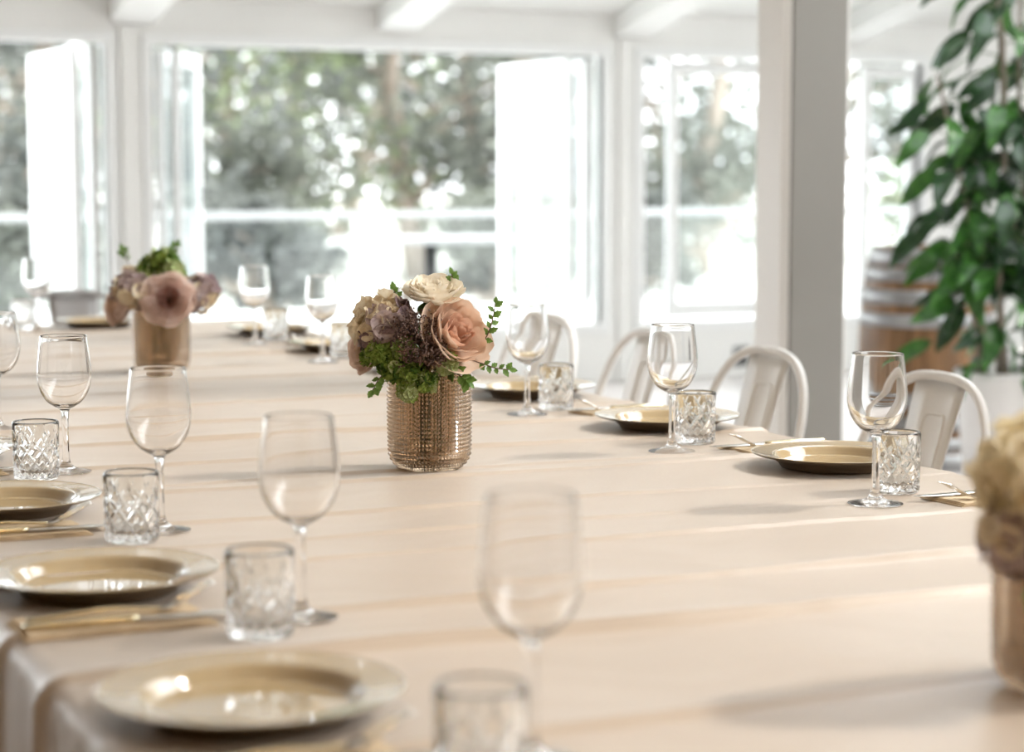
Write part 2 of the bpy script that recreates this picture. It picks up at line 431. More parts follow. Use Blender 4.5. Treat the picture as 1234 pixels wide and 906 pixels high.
for k, (x, y, mt, lb) in enumerate([(4.6, 23.5, 'tree_c', 'low dark shrub below the outermost tree'), (7.8, 26.0, 'tree_a', 'low olive shrub under the pale green tree'),
                                (12.6, 26.5, 'tree_c', 'low shrub behind the outdoor table'), (15.4, 27.0, 'tree_a', 'low shrub beside the folded sashes'), (22.0, 30.0, 'tree_b', 'pale shrub beyond the narrow window'),
    (3.9, 19.6, 'tree_a', 'clipped shrub right behind the balustrade at the picture edge'), (6.3, 20.4, 'tree_c', 'dark shrub behind the balustrade between the two bouquets'), (9.2, 20.8, 'tree_a', 'shrub behind the balustrade above the salmon rose'), (11.2, 21.6, 'tree_c', 'shrub behind the balustrade beside the white sashes')]):
    s_ = make_tree((x, y, -.3), 2.3 if k < 5 else 1.25, 1.5 if k < 5 else .75, mt, 40 + k, lb, 'shrub', 3200, .13, .05); s_['category'] = 'shrub'; s_['group'] = 'shrubs beyond the deck'

# ================================================================== TABLE AND CLOTH
X0, X1, Y0, Y1 = .39, 2.04, .70, 6.66
tb = empty('dining_table', ((X0 + X1) / 2, (Y0 + Y1) / 2, 0))
hw, hl = (X1 - X0) / 2 - .012, (Y1 - Y0) / 2 - .012
bevel(MB().box((-hw, -hl, TZ - .05), (hw, hl, TZ - .012)).build('tabletop', 'wood', tb, **flat), .006)
for sx in (-1, 1):
    for sy in (-1, -.33, .33, 1):
        x, y = sx * (hw - .10), sy * (hl - .12)
        MB().box((x - .035, y - .035, 0), (x + .035, y + .035, TZ - .05)).build('leg', 'wood', tb, **flat)
tag(tb, 'long dining table hidden under the blush linen cloth', 'table')

rs = np.random.RandomState(3)
def wob(x, seed, f=1.0):
    r = np.random.RandomState(seed); s = 0
    for k in range(4): s = s + np.sin(x * f * (1.7 + 2.3 * k) + r.uniform(0, 6.3)) * (0.6 ** k)
    return s
creases = [(1.00, .004), (1.32, .004), (1.60, .0045), (1.945, .0065), (2.16, .007), (2.44, .0035), (2.60, .0018), (2.77, .003), (3.06, .0045), (3.12, .002), (3.365, .0055), (3.66, .004),
           (3.90, .003), (4.22, .004), (4.50, .003), (4.74, .004), (5.02, .003), (5.35, .004), (5.65, .003), (6.0, .004), (6.3, .003)]
def height(x, y):
    z = np.zeros_like(x)
    for i, (c, a) in enumerate(creases):
        d = y - (c - .012 * (x - 1.2) + .007 * wob(x, i + 1, 1.6))
        amp = 1.7 * a * (.8 + .35 * wob(x, 50 + i, 1.3))
        amp = np.clip(amp, .001, .018)
        z += amp * np.where(d < 0, 1 / (1 + np.exp(-(d + .008) / .0026)) * 1.05, np.exp(-d / .05))
    d = x - (1.262 + .006 * wob(y, 77, 1.2))
    z += .0028 * np.clip(.8 + .5 * wob(y, 78, 1.1), .1, 2) * np.exp(-np.abs(d) / .012)
    # soft undulation and small wrinkles
    z += .0010 * (wob(x * 2.1 + y * .7, 81) * wob(y * 2.6 - x * .5, 82) * .5 + .8)
    z += .0004 * wob(y * 9 + 1.5 * wob(x, 85, 2), 83, 1.5)
    return np.clip(z, 0, None)
DROP = .27
def axis(a, b, step, n_drop=20):
    return np.concatenate([np.linspace(a - DROP, a - .03, n_drop, endpoint=False), np.linspace(a - .03, a + .03, 9, endpoint=False),
                           np.arange(a + .03, b - .03, step), np.linspace(b - .03, b + .03, 9), np.linspace(b + .03, b + DROP, n_drop + 1)[1:]])
gx = axis(X0, X1, .018); gy = axis(Y0, Y1, .0042)
GX, GY = np.meshgrid(gx, gy)
def fold(c, a, b, r=.022):
    """arc-length coordinate over the edge -> (horizontal, down)"""
    h = np.clip(c, a, b).copy(); dn = np.zeros_like(c)
    L = r * PI / 2
    for sgn, e in ((-1, a), (1, b)):
        o_ = (c - e) * sgn + L / 2
        on = o_ > 0; arc = np.clip(o_, 0, L) / r
        h = np.where(on, e + sgn * (-L / 2 + r * np.sin(arc)), h)
        dn = np.where(on, r * (1 - np.cos(arc)) + np.clip(o_ - L, 0, None), dn)
    return h, dn
HX, DX = fold(GX, X0, X1); HY, DY = fold(GY, Y0, Y1)
hh = height(HX, HY)
D = np.maximum(DX, DY)
onx = np.clip(DX / .03, 0, 1); ony = np.clip(DY / .03, 0, 1)
sx = np.where(GX < 1.2, -1, 1); sy = np.where(GY < 3, -1, 1)
wave = (.012 * wob(GY * 3.0, 91) + .010 * wob(GY * 7.0, 92)) * np.clip(DX / .3, 0, 1) ** 1.2
wavey = .014 * wob(GX * 4.0, 93) * np.clip(DY / .3, 0, 1)
VX = HX + sx * (hh * onx * 1.3 + np.maximum(wave + .016 * np.clip(DX / .3, 0, 1), 0) * onx)
VY = HY + sy * (hh * ony + np.maximum(wavey + .016 * np.clip(DY / .3, 0, 1), 0) * ony)
VZ = TZ - .011 - D + np.where(D < .03, hh, 0)
ny, nx = GX.shape
verts = np.stack([VX, VY, VZ], -1).reshape(-1, 3)
idx = np.arange(ny * nx).reshape(ny, nx)
faces = np.stack([idx[:-1, :-1], idx[:-1, 1:], idx[1:, 1:], idx[1:, :-1]], -1).reshape(-1, 4)
me = bpy.data.meshes.new('tablecloth'); me.from_pydata(verts.tolist(), [], faces.tolist())
me.polygons.foreach_set('use_smooth', [True] * len(me.polygons)); me.update()
tag(obj('tablecloth', me, 'cloth'), 'creased blush linen cloth covering the whole long table', 'tablecloth')
TS = TZ - .009               # surface things stand on

# ================================================================== TABLEWARE
def wine_glass_mesh():
    out = spline([(.0001, .0003), (.030, .0002), (.0400, .0006), (.0408, .0018), (.036, .0032), (.020, .0062), (.0105, .0120), (.0064, .022), (.0056, .045), (.0054, .075), (.0060, .094), (.0085, .1035),
                  (.017, .1085), (.028, .1165), (.0375, .130), (.0428, .146), (.0441, .160), (.0433, .176), (.0412, .195), (.0388, .213), (.0378, .2235)], 5)
    inn = spline([(.0370, .2242), (.0363, .2235), (.0374, .213), (.0397, .195), (.0417, .176), (.0425, .160), (.0411, .147), (.0358, .1325), (.0263, .1195), (.0150, .1122), (.0060, .1100), (.0001, .1096)], 5)
    prof = [(0, .0003)] + out + inn + [(0, .1096)]
    return MB().lathe(prof, 48).mesh('wine_glass')
WG = wine_glass_mesh()

def tumbler_mesh():
    R, Hh = .0372, .094; nt, nz = 224, 84
    v = []; f = []
    th = np.arange(nt) * 2 * PI / nt
    rows = []
    def groove(fr, wdt): return np.clip(1 - np.abs(fr) / wdt, 0, 1)
    for i in range(nz + 1):
        z = Hh * i / nz
        r = R - .0015 + .0015 * (z / Hh)
        r -= .004 * max(0, 1 - z / .006) ** 2
        if i > nz - 3: r -= .0006 * (i - nz + 3)
        dep = np.zeros(nt)
        k = 9
        for sg in (1, -1):
            p = th * k / (2 * PI) + sg * z / .032
            e = np.clip((z - .006) / .004, 0, 1) * np.clip((.060 - z) / .004, 0, 1)
            dep = np.maximum(dep, groove((p + .5) % 1 - .5, .16) * e)
            p2 = p + .5
            e2 = np.clip((z - .006) / .004, 0, 1) * np.clip((.034 - z) / .004, 0, 1)
            dep = np.maximum(dep, .7 * groove((p2 + .5) % 1 - .5, .11) * e2)
            e3 = np.clip((z - .052) / .006, 0, 1) * np.clip((.079 - z) / .016, 0, 1)
            p3 = th * k / (2 * PI) + sg * z / .062 + .25
            dep = np.maximum(dep, groove((p3 + .5) % 1 - .5, .15) * e3)
        rr = r - .0027 * dep
        for a, q in zip(th, rr): v.append((q * math.cos(a), q * math.sin(a), z))
    inner = [(R - .0035, Hh), (R - .0042, Hh - .003), (R - .0048, .045), (R - .0058, .022), (R - .0085, .0155), (R - .016, .0135), (0, .013)]
    for j in range(nz):
        for k in range(nt):
            l = (k + 1) % nt
            f.append((j * nt + k, j * nt + l, (j + 1) * nt + l, (j + 1) * nt + k))
    base = nz * nt; prev = [base + k for k in range(nt)]
    for r, z in inner[:-1]:
        cur = list(range(len(v), len(v) + nt))
        for a in th: v.append((r * math.cos(a), r * math.sin(a), z))
        for k in range(nt):
            l = (k + 1) % nt; f.append((prev[k], prev[l], cur[l], cur[k]))
        prev = cur
    c = len(v); v.append((0, 0, inner[-1][1]))
    for k in range(nt): f.append((prev[k], prev[(k + 1) % nt], c))
    c = len(v); v.append((0, 0, .0015))
    for k in range(nt): f.append((k, c, (k + 1) % nt))
    return mesh('tumbler', v, f)
TUM = tumbler_mesh()
PR = .140
plate_prof_top = spline([(.0001, .0060), (.060, .0060), (.088, .0068), (.094, .0105), (.100, .0180), (.1045, .0210), (.118, .0228), (.134, .0250), (.1385, .0262), (.140, .0258)], 4)
plate_prof_bot = spline([(.140, .0252), (.134, .0222), (.110, .0165), (.096, .0085), (.090, .0008), (.086, .0), (.082, .0012), (.060, .0020), (.0001, .0020)], 4)
PT = MB().lathe([(0, .0060)] + plate_prof_top[1:], 72).mesh('glazed_face')
PB = MB().lathe(plate_prof_bot[:-1] + [(0, .0020)], 72).mesh('underside')
def flipn(me):
    me.flip_normals(); return me
flipn(PT); flipn(PB)

# cutlery, lying along +X with tips at +X
def fork_parts():
    m = MB(); pts = spline([(-.100, 0, .0028), (-.06, 0, .0055), (-.01, 0, .0085), (.030, 0, .0050), (.045, 0, .0040)], 4)
    n = len(pts); m.strip(pts, [.0082 - .0052 * min(1, (i / n) * 1.25) for i in range(n)], [.0032] * n)
    a = m.mesh('handle')
    h = MB(); p = spline([(.044, 0, .0040), (.052, 0, .0045), (.062, 0, .0075)], 3); h.strip(p, [.003, .005, .0085, .0105, .0115, .012, .012], .0022)
    for k in range(4):
        y = -.0105 + .007 * k
        h.strip(spline([(.060, y, .0070), (.080, y, .0165), (.098, y * .96, .0260), (.1065, y * .92, .0285)], 3), [.0022] * 7 + [.0018, .0014, .0008], .0018)
    return a, h.mesh('tines')
def knife_parts():
    m = MB(); p = [(-.115, 0, .0032), (-.108, 0, .0036), (-.06, 0, .0040), (.0, 0, .0040), (.008, 0, .0038)]
    m.strip(p, [.0060, .0088, .0085, .0070, .0060], [.003, .0062, .0068, .0062, .005]); a = m.mesh('handle')
    h = MB(); p = [(.006, .0, .0034), (.02, .0005, .0032), (.06, .001, .0028), (.095, .0005, .0026), (.110, -.002, .0025), (.118, -.0055, .0025)]
    h.strip(p, [.0058, .0088, .0100, .0096, .0070, .0012], [.0022, .0020, .0018, .0016, .0014, .0010]); return a, h.mesh('blade')
FH, FT = fork_parts(); KH, KB = knife_parts()
def nap_mesh():
    m = MB()
    for k, (e, z) in enumerate(((0, 0), (.004, .0018), (.007, .0036))):
        nX, nY = 10, 4; v = []; f = []
        for lay in (0, 1):
            for j in range(nY + 1):
                for i in range(nX + 1):
                    x = -.105 + e + (.21 - 2 * e) * i / nX; y = -.050 + e + (.10 - e) * j / nY
                    v.append((x, y, z + lay * .0015 + .0006 * math.sin(i * 1.3 + k) * lay))
        q = (nX + 1) * (nY + 1)
        for j in range(nY):
            for i in range(nX):
                a = j * (nX + 1) + i
                f.append((a, a + nX + 1, a + nX + 2, a + 1)); f.append((q + a, q + a + 1, q + a + nX + 2, q + a + nX + 1))
        ring = [i for i in range(nX)] + [nX + j * (nX + 1) for j in range(nY)] + [(nY) * (nX + 1) + nX - i for i in range(nX)] + [(nY - j) * (nX + 1) for j in range(nY)]
        for i in range(len(ring)):
            a, b = ring[i], ring[(i + 1) % len(ring)]; f.append((a, b, q + b, q + a))
        m.add(v, f)
    return m.mesh('napkin', False)
NAP = nap_mesh()

def put_glass(x, y, label, grp): tag(obj('wine_glass', WG, 'glass', loc=(x, y, TS), rot=(0, 0, RND.uniform(0, 6))), label, 'wine glass', grp)
def put_tumbler(x, y, label, grp): tag(obj('tumbler', TUM, 'crystal', loc=(x, y, TS), rot=(0, 0, RND.uniform(0, 6))), label, 'tumbler', grp)
def put_plate(x, y, label, grp):
    e = empty('dinner_plate', (x, y, TS)); obj('glazed_face', PT, 'plate', e); obj('underside', PB, 'plate_under', e)
    tag(e, label, 'plate', grp)
def put_cutlery(x, y, rz, where, grp):
    """x,y centre of the napkin; rz = 0 tips to +X"""
    tag(obj('napkin', NAP, 'napkin', loc=(x, y, TS), rot=(0, 0, rz + .03)), 'folded kraft-brown napkin ' + where, 'napkin', 'napkins under the cutlery')
    c, s = math.cos(rz), math.sin(rz)
    for nm, (ha, hb), dx, dy, pn, ang in (('fork', (FH, FT), .012, .022, 'tines', .02), ('knife', (KH, KB), .016, -.018, 'blade', -.02)):
        e = empty(nm, (x + dx * c - dy * s, y + dx * s + dy * c, TS + .0052), rz + ang)
        obj('handle', ha, 'yellowish', e); obj(pn, hb, 'steel', e)
        tag(e, ('polished fork with upturned tines ' if nm == 'fork' else 'slim table knife with pale gold handle ') + where, nm, 'cutlery on napkins')
GG, TG, PG = 'wine glasses on the long table', 'cut crystal tumblers on the long table', 'dinner plates on the long table'
# row along the bare cloth edge
Lg = ['most blurred empty wine glass, beside the plate at the cloth corner', 'empty wine glass with its bowl before the linen creases, next to a blurred tumbler',
      'empty wine glass whose bowl hides the foot of the mesh-look vase behind', 'crisp empty wine glass right behind the sharpest cut tumbler of the plate row', 'wine glass cut off by the picture edge above the crisp tumbler']
Lt = ['most blurred cut tumbler, cropped at the bottom beside the large plate', 'hazy cut crystal tumbler with the knife tip touching it', 'cut crystal tumbler between two tan plates at the open cloth edge', 'crisp cut crystal tumbler at the picture edge, farthest of its row', 'hidden cut tumbler at the edge of the picture']
Lp = ['largest tan plate, standing at the fallen corner of the cloth', 'tan plate with bright mottled reflections behind the gold-handled cutlery', 'tan plate half cut off, with yellow reflections on its rim', 'tan plate of which only a rim sliver shows at the picture edge']
Lc = ['cropped at the bottom below the largest plate', 'between the two nearest tan plates', 'beside the half cut-off tan plate', 'just showing beside the crisp tumbler at the edge']
for k in range(5):
    put_glass(.702, 1.524 + .606 * k, Lg[k], GG)
    if k < 4:
        put_tumbler((.619, .634, .647, .642)[k], (1.436, 2.060, 2.672, 3.282)[k], Lt[k], TG)
        put_plate(.535, 1.765 + .607 * k, Lp[k], PG)
        put_cutlery(.505, 1.575 + .607 * k, -.02, Lc[k], 'L')
# row along the chairs
Rg = ['largest crisp wine glass of the chair row, before the barrel', 'wine glass seen against the bare steel hoop of a chair', 'soft wine glass beside the bouquet, before the pale chair', 'wine glass hidden behind the bouquet', 'faint bright wine glass between the two bouquets beside the farther tumbler', 'faintest wine glass near the window side of the chair row']
Rt = ['crispest cut tumbler, standing before the pillar-side plate', 'cut tumbler at the middle plate of the chair row', 'soft cut tumbler close to the bouquet sprig', 'cut tumbler hidden behind the bouquet', 'washed-out cut tumbler just beside the middle bouquet', 'washed-out cut tumbler halfway between the two bouquets']
Rp = ['olive-tan plate before the barrel-side chair', 'olive-tan plate before the chair with the bare hoop', 'olive-tan plate beside the bouquet, half behind a tumbler', 'plate hidden behind the bouquet', 'washed-out plate just beside the middle bouquet', 'washed-out plate farthest along the chair row']
RgY = [2.527, 3.154, 3.763, 4.40, 5.03, 5.62]; RpY = [2.88, 3.465, 4.085, 4.72, 5.36, 5.95]
RcY = [2.50, 3.11, 3.72, 4.33, 4.98, 5.60]
Rc = ['next to the blurred foreground bouquet', 'beside the olive-tan plate before the barrel', 'between the two middle olive-tan plates', 'behind the middle bouquet', 'on the washed-out far stretch by the middle bouquet', 'at the far end of the chair row']
for k in range(6):
    put_glass(1.725, RgY[k], Rg[k], GG)
    put_tumbler(1.818, RgY[k] + (.082 if k < 2 else .06 if k == 2 else .1), Rt[k], TG)
    put_plate(1.885, RpY[k], Rp[k], PG)
    put_cutlery(1.925, RcY[k] + .0, PI, Rc[k], 'R')
# head of the table
put_plate(1.47, 6.46, 'washed-out plate at the table head behind the pink-rose bouquet', PG)
put_glass(1.262, 6.38, 'bright blurred wine glass at the table head before the backlit chair', GG)
put_tumbler(1.235, 6.47, 'bright white-looking tumbler at the table head', TG)

# ================================================================== VASES
def vase_mesh():
    R, Hh, nc, sub = .0672, .180, 72, 4
    nt = nc * sub; v = []; f = []
    rb = .030
    # outline by arc length: base disc edge -> rounded corner -> wall
    path = []
    for k in range(13):
        q = PI / 2 * k / 12; path.append((R - rb + rb * math.sin(q) - .003 * (1 - k / 12), rb - rb * math.cos(q)))
    nzw = 30 * sub
    for k in range(1, nzw + 1):
        z = rb + (Hh - rb) * k / nzw; path.append((R + .0012 * math.sin(PI * (z - rb) / (Hh - rb)), z))
    P = [path[0]]; step = 2 * PI * R / nt * 1.0; acc = 0
    # resample at even steps
    dense = []
    for a, b in zip(path, path[1:]):
        for k in range(8): dense.append((a[0] + (b[0] - a[0]) * k / 8, a[1] + (b[1] - a[1]) * k / 8))
    dense.append(path[-1]); last = dense[0]
    for d in dense[1:]:
        acc += math.hypot(d[0] - last[0], d[1] - last[1]); last = d
        if acc >= step * 1.15: P.append(d); acc = 0
    n = len(P)
    for i, (r, z) in enumerate(P):
        a_, b_ = P[max(i - 1, 0)], P[min(i + 1, n - 1)]; tr, tz = b_[0] - a_[0], b_[1] - a_[1]; L = math.hypot(tr, tz); nr, nz_ = tz / L, -tr / L
        pv = abs((i % sub) / sub - .5) * 2
        for k in range(nt):
            pu = abs((k % sub) / sub - .5) * 2
            h = .0026 * (1 - max(pu, pv)) if i < n - 3 else 0
            q = 2 * PI * k / nt; rr = r + nr * h; v.append((rr * math.cos(q), rr * math.sin(q), z + nz_ * h))
    for i in range(n - 1):
        for k in range(nt):
            l = (k + 1) % nt; f.append((i * nt + k, i * nt + l, (i + 1) * nt + l, (i + 1) * nt + k))
    prev = [(n - 1) * nt + k for k in range(nt)]
    for r, z in [(R - .002, Hh + .001), (R - .004, Hh), (R - .0045, Hh - .01), (R - .0048, .06), (R - .0055, .034), (R - .012, .018), (R - .026, .012)]:
        cur = list(range(len(v), len(v) + nt))
        for k in range(nt): q = 2 * PI * k / nt; v.append((r * math.cos(q), r * math.sin(q), z))
        for k in range(nt): l = (k + 1) % nt; f.append((prev[k], prev[l], cur[l], cur[k]))
        prev = cur
    c = len(v); v.append((0, 0, .011))
    for k in range(nt): f.append((prev[k], prev[(k + 1) % nt], c))
    c = len(v); v.append((0, 0, .002))
    for k in range(nt): f.append((k, c, (k + 1) % nt))
    me_ = mesh('vase', v, f); nst = (n - 1) * nt
    me_.polygons.foreach_set('use_smooth', [i >= nst for i in range(len(me_.polygons))]); me_.update()
    return me_
VM = vase_mesh()
VASES = [Vector((1.260, 3.136, TS)), Vector((1.276, 4.93, TS)), Vector((1.267, 1.535, TS))]
for p, lb in zip(VASES, ['sharp amber glass vase with woven-look studs in the middle of the table', 'amber glass vase with mesh-like studs under the dusky pink rose', 'blurred amber glass vase cut off by the picture edge']):
    tag(obj('vase', VM, 'amber', loc=p), lb, 'vase', 'studded glass vases')

# ================================================================== FLOWERS
RIGHT = Vector((math.cos(math.radians(24.2)), -math.sin(math.radians(24.2)), 0))
BACK = Vector((math.sin(math.radians(24.2)), math.cos(math.radians(24.2)), 0))
UP = Vector((0, 0, 1))
def bp(i, r, u, t=0.0):
    """point in bouquet i: r across the table view, u above the table, t towards the camera side"""
    return VASES[i] + RIGHT * r + UP * u - BACK * t
def dirv(r, u, t): return (RIGHT * r + UP * u - BACK * t).normalized()

def petal_mesh(r0, r1, h, span, curl, seed, nu=10, nv=9, ruf=.03):
    r = random.Random(seed); v = []; f = []; ph = [r.uniform(0, 6.3) for _ in range(4)]
    for j in range(nv + 1):
        b = j / nv
        for i in range(nu + 1):
            u = -1 + 2 * i / nu
            edge = 1 - .16 * (abs(u) ** 3)
            bb = b * edge
            A = span * (.35 + .65 * math.sin(min(1, bb * 1.15) * PI / 2)) * (1 - .22 * max(0, b - .75) * 4 * abs(u))
            rad = r0 + (r1 - r0) * math.sin(bb * PI / 2) ** .85 + curl * bb ** 4
            z = h * (bb ** 1.15) - curl * .6 * bb ** 5
            rf = ruf * bb * bb * (math.sin(u * 4 + ph[0]) + .6 * math.sin(u * 9 + ph[1]))
            rad += rf + .03 * bb * (abs(u) ** 2)
            a = A * u
            v.append((rad * math.cos(a), rad * math.sin(a), z + rf * .6))
    for j in range(nv):
        for i in range(nu):
            a = j * (nu + 1) + i; f.append((a, a + 1, a + nu + 2, a + nu + 1))
    return mesh('petal', v, f)
LAYERS = [(3, .03, .16, .70, 1.3, .00), (4, .06, .27, .74, 1.05, .01), (5, .10, .40, .76, .88, .02), (6, .13, .54, .76, .76, .04), (6, .16, .70, .74, .74, .04), (7, .18, .86, .72, .68, .05), (7, .18, .99, .60, .70, .08)]
PET = [[petal_mesh(a, b, h, s, c, 10 * i + k) for k in range(3)] for i, (n, a, b, h, s, c) in enumerate(LAYERS)]
PETC = {}
def petal_of(i, k, mat):
    key = (i, k, mat)
    if key not in PETC:
        me = PET[i][k].copy(); me.materials.clear(); me.materials.append(M[mat]); PETC[key] = me
    return PETC[key]

def place(name, pos, d, twist=0.0, scale=1.0):
    e = bpy.data.objects.new(name, None); e.empty_display_size = .02; COL.objects.link(e)
    q = d.to_track_quat('Z', 'Y') @ Quaternion((0, 0, 1), twist)
    e.location = pos; e.rotation_mode = 'QUATERNION'; e.rotation_quaternion = q; e.scale = (scale,) * 3
    mt = Matrix.Translation(pos) @ q.to_matrix().to_4x4() @ Matrix.Scale(scale, 4)
    return e, mt
def stem_to(e, mt, i, rad=.0022, mat='stem', off=(0, 0)):
    inv = mt.inverted(); base = VASES[i] + Vector((off[0], off[1], .022)); top = VASES[i] + Vector((off[0] * 1.6, off[1] * 1.6, .17))
    pos = mt.translation; mid = (top + pos) / 2 + Vector((0, 0, .004))
    sc = mt.to_scale()[0]
    pts = [inv @ Vector(p) for p in spline([base, VASES[i] + Vector((off[0] * 1.1, off[1] * 1.1, .10)), top, mid, pos], 3)]
    MB().tube(pts, rad / sc, 6).build('stem', mat, e)

def rose(i, pos, d, rad, m_out, m_in, label, seed, layers=range(7), inner=3, squash=1.0, off=(0, 0)):
    r = random.Random(seed); e, mt = place('rose', pos, d, r.uniform(0, 6), rad)
    for L in layers:
        n = LAYERS[L][0]; ph = r.uniform(0, 6)
        for k in range(n):
            o = obj('petal', petal_of(L, r.randrange(3), m_in if L < inner else m_out), None, e, rot=(r.uniform(-.06, .06), r.uniform(-.08, .08), ph + 2 * PI * k / n + r.uniform(-.15, .15)))
            s = r.uniform(.94, 1.07); o.scale = (s, s, s * r.uniform(.92, 1.06) * squash); o.location = (0, 0, -.02 * L)
    MB().lathe([(0, -.22), (.10, -.2), (.2, -.1), (.24, .0), (.12, .02), (0, .02)], 12).build('calyx', 'stem', e)
    stem_to(e, mt, i, off=off)
    return tag(e, label, 'flower', 'roses in the bouquets')

def floret_mesh(seed, n=4, ruf=.12, mat='flo_mauve'):
    r = random.Random(seed); v = []; f = []
    for k in range(n):
        ph = 2 * PI * k / n + r.uniform(-.15, .15); wv = r.uniform(.85, 1.15); lift = r.uniform(.1, .5)
        i0 = len(v); nu, nv = 4, 4
        for j in range(nv + 1):
            b = j / nv
            for i in range(nu + 1):
                u = -1 + 2 * i / nu
                rad = .06 + .95 * b * (1 - .18 * u * u); wd = (.10 + .62 * math.sin(min(1, b * 1.05) * PI * .62)) * wv * u
                z = lift * b * b + .12 * u * u * b + ruf * b * math.sin(u * 5 + k * 2 + seed)
                v.append((rad * math.cos(ph) - wd * math.sin(ph), rad * math.sin(ph) + wd * math.cos(ph), z))
        for j in range(nv):
            for i in range(nu):
                a = i0 + j * (nu + 1) + i; f.append((a, a + 1, a + nu + 2, a + nu + 1))
    me = mesh('floret', v, f); me.materials.append(M[mat]); return me
FLO = {m_: [floret_mesh(s_, 4, .10, m_) for s_ in range(3)] for m_ in ('flo_mauve', 'flo_plum', 'flo_cream', 'flo_yellow')}
FLO.update({m_: [floret_mesh(s_, 6, .22, m_) for s_ in range(3)] for m_ in ('flo_green', 'flo_gap', 'flo_lime')})

def hydrangea(i, pos, d, rad, mats, label, seed, n=34, fl=.36, name='hydrangea', off=(0, 0), dome=.35, cat='flower'):
    """mats: list of (material, test(unit vector in local RIGHT/UP/CAM frame))"""
    r = random.Random(seed); e, mt = place(name, pos, d, 0, 1.0)
    R3 = mt.to_3x3(); inv = R3.inverted(); ga = PI * (3 - 5 ** .5)
    for k in range(n):
        z = 1 - (1 - (-dome)) * (k + .5) / n; q = ga * k + r.uniform(-.2, .2); s = math.sqrt(max(0, 1 - z * z))
        nv = Vector((s * math.cos(q), s * math.sin(q), z)); wv = R3 @ nv
        co = (wv.dot(RIGHT), wv.z, -wv.dot(BACK))
        mt_ = mats(co, r)
        p = nv * rad * r.uniform(.78, 1.0)
        tilt = (nv + Vector((r.gauss(0, .22), r.gauss(0, .22), r.gauss(0, .22)))).normalized()
        qq = tilt.to_track_quat('Z', 'Y') @ Quaternion((0, 0, 1), r.uniform(0, 6))
        o = obj('floret', r.choice(FLO[mt_]), None, e, loc=p); o.rotation_mode = 'QUATERNION'; o.rotation_quaternion = qq
        o.scale = (rad * fl * r.uniform(.8, 1.2),) * 3
    m = MB()
    for k in range(14):
        z = 1 - 1.2 * (k + .5) / 14; q = ga * k; s = math.sqrt(max(0, 1 - z * z)); m.tube([(0, 0, -rad * .5), (s * math.cos(q) * rad * .7, s * math.sin(q) * rad * .7, z * rad * .7)], .0008, 4)
    m.build('stalks', 'stem', e)
    stem_to(e, mt, i, off=off)
    return tag(e, label, cat, 'clustered blooms in the bouquets')

def berries(i, pos, d, rad, label, seed, n=700, off=(0, 0)):
    r = random.Random(seed); e, mt = place('seed_spray', pos, d, 0, 1.0)
    m = MB(); st = MB()
    for k in range(49):
        v0 = Vector((r.gauss(0, 1), r.gauss(0, 1), abs(r.gauss(0, 1)) * .9 + .1)).normalized() * rad * r.uniform(.7, 1.05)
        st.tube([(0, 0, -rad * .6), v0 * .5 + Vector((0, 0, rad * .05)), v0], .0007, 4)
        for _ in range(n // 46):
            c = v0 + Vector((r.gauss(0, 1), r.gauss(0, 1), r.gauss(0, 1))) * rad * .13; s = r.uniform(.0013, .0023)
            m.lathe([(0, -s), (s * .8, -s * .55), (s, .1 * s), (s * .7, .75 * s), (0, s)], 6)
            L = 6 * 3 + 2
            m.v[-L:] = [(x + c.x, y + c.y, z + c.z) for x, y, z in m.v[-L:]]
    b = m.build('seeds', 'berry', e); b['kind'] = 'stuff'
    st.build('stalks', 'twig', e); stem_to(e, mt, i, mat='twig', off=off)
    return tag(e, label, 'seed spray', 'seed sprays in the bouquets')

def leaf_mesh(name='leaf', lobes=True, mat='sprig'):
    v = []; f = []; n = 14
    for j in range(n + 1):
        b = j / n; wd = .34 * math.sin(PI * min(1, b ** .8)) ** .9
        if lobes: wd *= 1 + .16 * math.sin(b * PI * 7)
        v += [(b, -wd, .10 * wd - .12 * b * b), (b, 0, -.05 - .12 * b * b), (b, wd, .10 * wd - .12 * b * b)]
    for j in range(n):
        a = 3 * j; f += [(a, a + 3, a + 4, a + 1), (a + 1, a + 4, a + 5, a + 2)]
    me = mesh(name, v, f); me.materials.append(M[mat]); return me
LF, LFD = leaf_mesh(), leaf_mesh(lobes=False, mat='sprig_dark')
def orient(o, pos, x_dir, normal):
    x = x_dir.normalized(); z = (normal - x * normal.dot(x)).normalized(); y = z.cross(x)
    mt = Matrix((x, y, z)).transposed(); o.location = pos; o.rotation_mode = 'QUATERNION'; o.rotation_quaternion = mt.to_quaternion()
